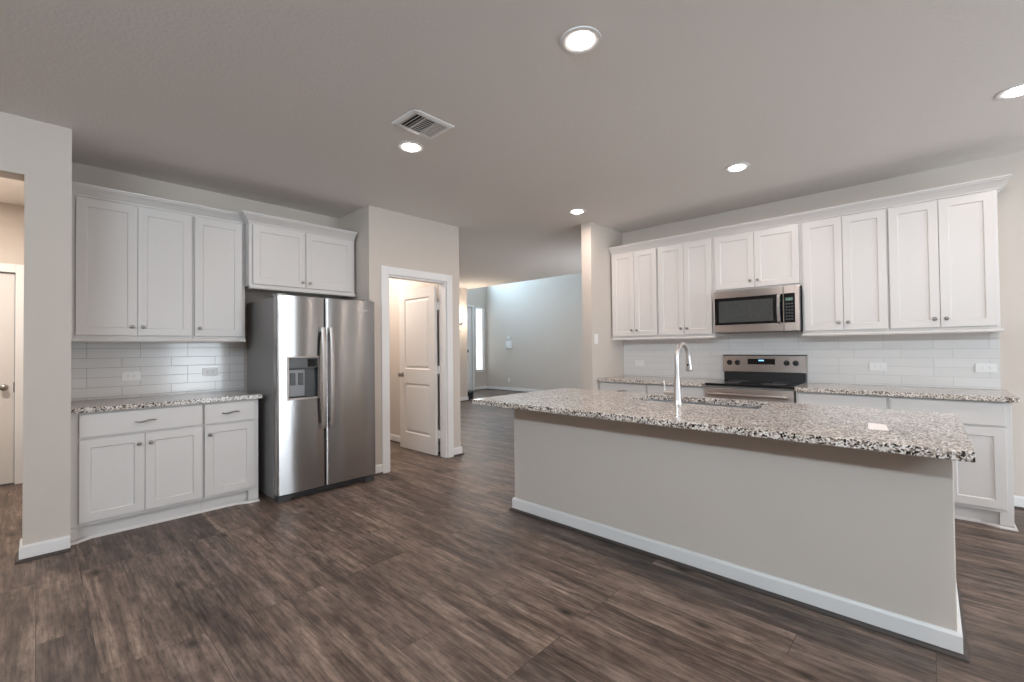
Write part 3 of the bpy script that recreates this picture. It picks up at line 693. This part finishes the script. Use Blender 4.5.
# ------------------------------------------------------------------ over-the-range microwave
MX, MY0, MY1, MZ0, MZ1 = 4.792, .8585, 1.6215, 1.419, 1.8405
mw = thing('microwave', (4.99, (MY0+MY1)/2, MZ0), 'stainless over-the-range microwave under the short cabinet', 'microwave')
build('case', MB().box(MX+.041, XR-.012, MY0+.002, MY1-.002, MZ0+.004, MZ1-.001), 'black', mw)
md_ = MB(); SE = .987
def frame_y(mb, x0, x1, y0, y1, z0, z1, l, r_, b, t):   # rectangular frame facing -x
    return mb.box(x0,x1,y0,y0+r_,z0,z1).box(x0,x1,y1-l,y1,z0,z1).box(x0,x1,y0+r_,y1-l,z0,z0+b).box(x0,x1,y0+r_,y1-l,z1-t,z1)
dm = build('door', frame_y(MB(), MX, MX+.04, SE+.001, MY1, MZ0+.002, MZ1-.002, .014, .003, .074, .070), 'steel2', mw, bev=.002)
build('door_glass', MB().box(MX+.001, MX+.03, SE+.0045, MY1-.0145, MZ0+.0765, MZ1-.0725), 'black_glass', dm)
build('window', MB().box(MX-.0002, MX+.001, 1.075, MY1-.055, MZ0+.100, MZ1-.105), 'mwin', dm)
hp = []
for i in range(15):
    t = -1+2*i/14; hp.append((MX-.012-.030*(1-t*t)**.7, 1.021, 1.627+t*.140))
hh = MB(); prof = [(-.016,0),(.016,0),(.012,.009),(-.012,.009)]
for p in hp: hh.v += [(p[0]-b, p[1]+a, p[2]) for a, b in prof]
for i in range(14):
    for j in range(4): hh.f.append((i*4+j, i*4+(j+1)%4, (i+1)*4+(j+1)%4, (i+1)*4+j))
hh.f += [(3,2,1,0), (56,57,58,59)]
hh.box(MX-.014, MX+.001, 1.011, 1.031, 1.481, 1.497).box(MX-.014, MX+.001, 1.011, 1.031, 1.757, 1.773)
build('handle', hh, 'chrome', dm, smooth=35)
cp = build('control_panel', frame_y(MB(), MX, MX+.04, MY0, SE-.001, MZ0+.002, MZ1-.002, .003, .036, .074, .070), 'steel2', mw, bev=.002)
cg = build('control_glass', MB().box(MX-.0005, MX+.03, MY0+.0365, SE-.0045, MZ0+.0765, MZ1-.0725), 'black_glass', mw)
build('clock_display', MB().box(MX-.0015, MX-.0006, .911, .969, 1.700, 1.728), 'green_display', cg)
kb = MB()
for r_ in range(6):
    for c_ in range(3): kb.box(MX-.0012, MX-.0006, .911+c_*.022, .911+c_*.022+.014, 1.665-r_*.029, 1.665-r_*.029+.013)
build('keypad', kb, 'dark_grey', cg)
build('badge', MB().box(MX-.0015, MX-.0002, 1.255, 1.315, MZ1-.034, MZ1-.024), 'chrome', dm)
build('vent_underside', MB().box(MX+.05, XR-.03, MY0+.02, MY1-.02, MZ0-.006, MZ0+.0035), 'fridge_side', mw, bev=.002)

# ------------------------------------------------------------------ outlets and switches
def plate_on_y(name, x, z, y, label, cat, grp, horiz=True, kind='outlet'):     # wall facing -y
    w2, h2 = (.060, .037) if horiz else (.037, .060)
    t = thing(name, (x, y, z), label, cat, grp)
    build('cover_plate', MB().box(x-w2, x+w2, y-.006, y-.0005, z-h2, z+h2), 'plate', t, bev=.002)
    if kind == 'outlet':
        for s in (-1, 1):
            cx, cz = (x+s*.020, z) if horiz else (x, z+s*.020)
            rr = build('receptacle', MB().box(cx-.015, cx+.015, y-.0075, y-.006, cz-.015, cz+.015), 'plate', t, bev=.003)
            m = MB()
            for q in (-.006, .006):
                m.box(*((cx-.005, cx+.004) if horiz else (cx+q-.001, cx+q+.001)), y-.0082, y-.0074, *((cz+q-.001, cz+q+.001) if horiz else (cz-.005, cz+.004)))
            build('slot', m, 'slot', rr)
    else:
        build('rocker', MB().box(x-.016, x+.016, y-.0085, y-.006, z-.033, z+.033), 'plate', t, bev=.002)
    return t
def plate_on_x(name, y, z, x, label, cat, grp, horiz=True, kind='outlet'):     # wall facing -x
    w2, h2 = (.060, .037) if horiz else (.037, .060)
    t = thing(name, (x, y, z), label, cat, grp)
    build('cover_plate', MB().box(x-.006, x-.0005, y-w2, y+w2, z-h2, z+h2), 'plate', t, bev=.002)
    for s in (-1, 1):
        cy, cz = (y+s*.020, z) if horiz else (y, z+s*.020)
        rr = build('receptacle', MB().box(x-.0075, x-.006, cy-.015, cy+.015, cz-.015, cz+.015), 'plate', t, bev=.003)
        m = MB()
        for q in (-.006, .006):
            m.box(x-.0082, x-.0074, *((cy-.005, cy+.004) if horiz else (cy+q-.001, cy+q+.001)), *((cz+q-.001, cz+q+.001) if horiz else (cz-.005, cz+.004)))
        build('slot', m, 'slot', rr)
    return t
G = 'wall outlets'
plate_on_y('wall_outlet', .531, 1.088, YL-.010, 'white outlet on the left backsplash, nearer the left wall', 'outlet', G)
plate_on_y('wall_outlet', 1.085, 1.095, YL-.010, 'white outlet on the left backsplash, nearer the refrigerator', 'outlet', G)
plate_on_x('wall_outlet', .335, 1.083, XR-.010, 'white outlet on the range backsplash, first right of the range', 'outlet', G)
plate_on_x('wall_outlet', -.333, 1.085, XR-.010, 'white outlet at the right end of the range backsplash', 'outlet', G)
plate_on_x('wall_outlet', 2.655, 1.078, XR-.010, 'white outlet on the range backsplash behind the faucet', 'outlet', G)
plate_on_x('wall_outlet', 9.17, .324, FX, 'white outlet low on the foyer wall', 'outlet', G, horiz=False)
plate_on_y('light_switch', 4.536, 1.381, ST0, 'white light switch on the short wall end left of the range cabinets', 'switch', None, horiz=False, kind='switch')
t = thing('thermostat', (FX, 9.15, 1.37), 'white wall thermostat on the blue grey foyer wall', 'thermostat')
build('base_plate', MB().box(FX-.008, FX-.0005, 9.02, 9.28, 1.255, 1.485), 'plate', t, bev=.003)
build('screen_body', MB().box(FX-.026, FX-.008, 9.035, 9.265, 1.27, 1.47), 'plate', t, bev=.006)
t = thing('wall_sensor', (FX, 9.15, 1.595), 'small white sensor above the thermostat', 'sensor')
build('housing', MB().box(FX-.02, FX-.0005, 9.10, 9.20, 1.55, 1.64), 'plate', t, bev=.006)
build('button', MB().lathe([(.014,0),(.014,.003),(0,.0035)], (FX-.02,9.15,1.595), (-1,0,0)), 'plate', t)

# ------------------------------------------------------------------ hall: sconce and the black box at the wall end
sx, sz, sy = 7.03, 1.985, HY
t = thing('wall_sconce', (sx, sy, sz), 'lit wall sconce at the end of the hall', 'lamp')
build('back_plate', MB().lathe([(.055,0),(.055,.012),(.04,.018),(0,.018)], (sx,sy-.0005,sz-.08), (0,-1,0)), 'nickel', t, smooth=40)
build('arm', MB().tube([(sx,sy-.015,sz-.08),(sx,sy-.09,sz-.085),(sx,sy-.11,sz-.06)], .009, 10), 'nickel', t, smooth=50)
sc_ = build('socket', MB().lathe([(.02,0),(.045,.01),(.045,.025),(.02,.03)], (sx,sy-.11,sz-.07), (0,0,1)), 'nickel', t, smooth=40)
build('bulb', MB().lathe([(.022,0),(.058,.05),(.072,.10),(.060,.15),(.03,.18),(0,.185)], (sx,sy-.11,sz-.038), (0,0,1)), 'bulb', t, smooth=60)
pl = bpy.data.lights.new('sconce_light', 'POINT'); pl.energy = 18; pl.color = (1,.84,.66); pl.shadow_soft_size = .06
po = bpy.data.objects.new('sconce_light', pl); COL.objects.link(po); po.parent = t; po.location = (0, -.45, .02)
t = thing('floor_box', (7.33, 8.33, 0), 'small black box on the floor at the end of the hall wall', 'box')
build('case', MB().box(7.26, 7.40, 8.26, 8.40, .03, .19), 'black', t, bev=.006)
build('lid', MB().box(7.252, 7.408, 8.252, 8.408, .191, .205), 'black', t, bev=.004)
for a, b in ((7.27,8.27),(7.37,8.27),(7.27,8.37),(7.37,8.37)): build('foot', MB().box(a, a+.02, b, b+.02, 0, .0295), 'black', t)

# ------------------------------------------------------------------ ceiling: recessed lights and air vent
def recessed(x, y, label, power=10):
    t = thing('recessed_light', (x, y, CEIL), label, 'ceiling light', 'recessed ceiling lights')
    build('trim_ring', MB().lathe([(.058,-.010),(.060,.002),(.083,.007),(.096,.0045),(.097,.0005),(.090,.0005),(.058,-.010)], (x,y,CEIL), (0,0,-1), 40), 'white', t, smooth=40)
    build('lens', MB().lathe([(.0575,.000),(.055,.008),(.046,.014),(.026,.018),(0,.019)], (x,y,CEIL-.0005), (0,0,-1), 32), 'lens', t, smooth=50)
    l = bpy.data.lights.new('downlight', 'AREA'); l.shape = 'DISK'; l.size = .13; l.energy = power; l.color = WARM; l.spread = PI
    o = bpy.data.objects.new('downlight', l); COL.objects.link(o); o.parent = t; o.location = (0,0,-.026)
    return t
recessed(1.782, 1.195, 'lit round recessed ceiling light nearest the camera, top centre of the photo')
recessed(1.862, 2.735, 'lit round recessed ceiling light beside the air vent')
recessed(3.965, 1.130, 'lit round recessed ceiling light in front of the cabinet above the microwave', 8)
recessed(4.010, 2.762, 'lit round recessed ceiling light nearest the short wall end')
recessed(3.925, -.415, 'lit round recessed ceiling light at the right edge of the photo', 8)
def hidden_downlight(name, x, y, power, color=WARM):
    l = bpy.data.lights.new(name, 'AREA'); l.shape = 'DISK'; l.size = .13; l.energy = power; l.color = color; l.spread = PI
    o = bpy.data.objects.new(name, l); COL.objects.link(o); o.location = (x, y, CEIL-.016)
hidden_downlight('pantry_downlight', 2.75, 5.3, 27, (1.0, .91, .84))
hidden_downlight('mudroom_downlight', -.6, 5.4, 40, (1.0, .90, .81))
hidden_downlight('kitchen_downlight', 1.80, -.41, 11)
hidden_downlight('hall_fill', 5.2, 6.4, 14)  # lamp added to brighten the hall, without a fixture
VX0, VX1, VY0, VY1 = 1.575, 1.887, 2.272, 2.530
av = thing('air_vent', ((VX0+VX1)/2, (VY0+VY1)/2, CEIL), 'white three-way air vent in the ceiling beside a recessed light', 'vent')
fw = .032; zt, zb = CEIL-.0005, CEIL-.010
build('frame', MB().sweep([(0,0),(0,-.004),(.020,-.010),(.032,-.010),(.032,0)], [(VX0,VY0),(VX0,VY1),(VX1,VY1),(VX1,VY0),(VX0,VY0)], 1, CEIL-.0005), 'plate', av)
build('duct_backing', MB().box(VX0+.030, VX1-.030, VY0+.030, VY1-.030, CEIL-.0020, CEIL-.0008), 'void', av)
xa, xb = VX0+fw+.082, VX1-fw-.082
build('divider', MB().box(xa-.004, xa+.004, VY0+fw, VY1-fw, zb, zt-.002).box(xb-.004, xb+.004, VY0+fw, VY1-fw, zb, zt-.002), 'plate', av)
def louver(x0, x1, y0, y1, lean):                  # thin tilted blade
    dx, dy = lean
    return MB().add([(x0,y0,zt-.002),(x1,y0,zt-.002),(x1,y1,zt-.002),(x0,y1,zt-.002),(x0+dx,y0+dy,zb),(x1+dx,y0+dy,zb),(x1+dx,y1+dy,zb),(x0+dx,y1+dy,zb)],
                    [(0,1,2,3),(7,6,5,4),(0,4,5,1),(1,5,6,2),(2,6,7,3),(3,7,4,0)])
for i in range(3):
    x = VX0+fw+.012+i*.025
    build('louver', louver(x, x+.006, VY0+fw+.001, VY1-fw-.001, (-.008, 0)), 'plate', av)
    x = xb+.014+i*.025
    build('louver', louver(x, x+.006, VY0+fw+.001, VY1-fw-.001, (.008, 0)), 'plate', av)
for i in range(8):
    y = VY0+fw+.012+i*.0225
    build('louver', louver(xa+.005, xb-.005, y, y+.005, (0, -.006)), 'plate', av)
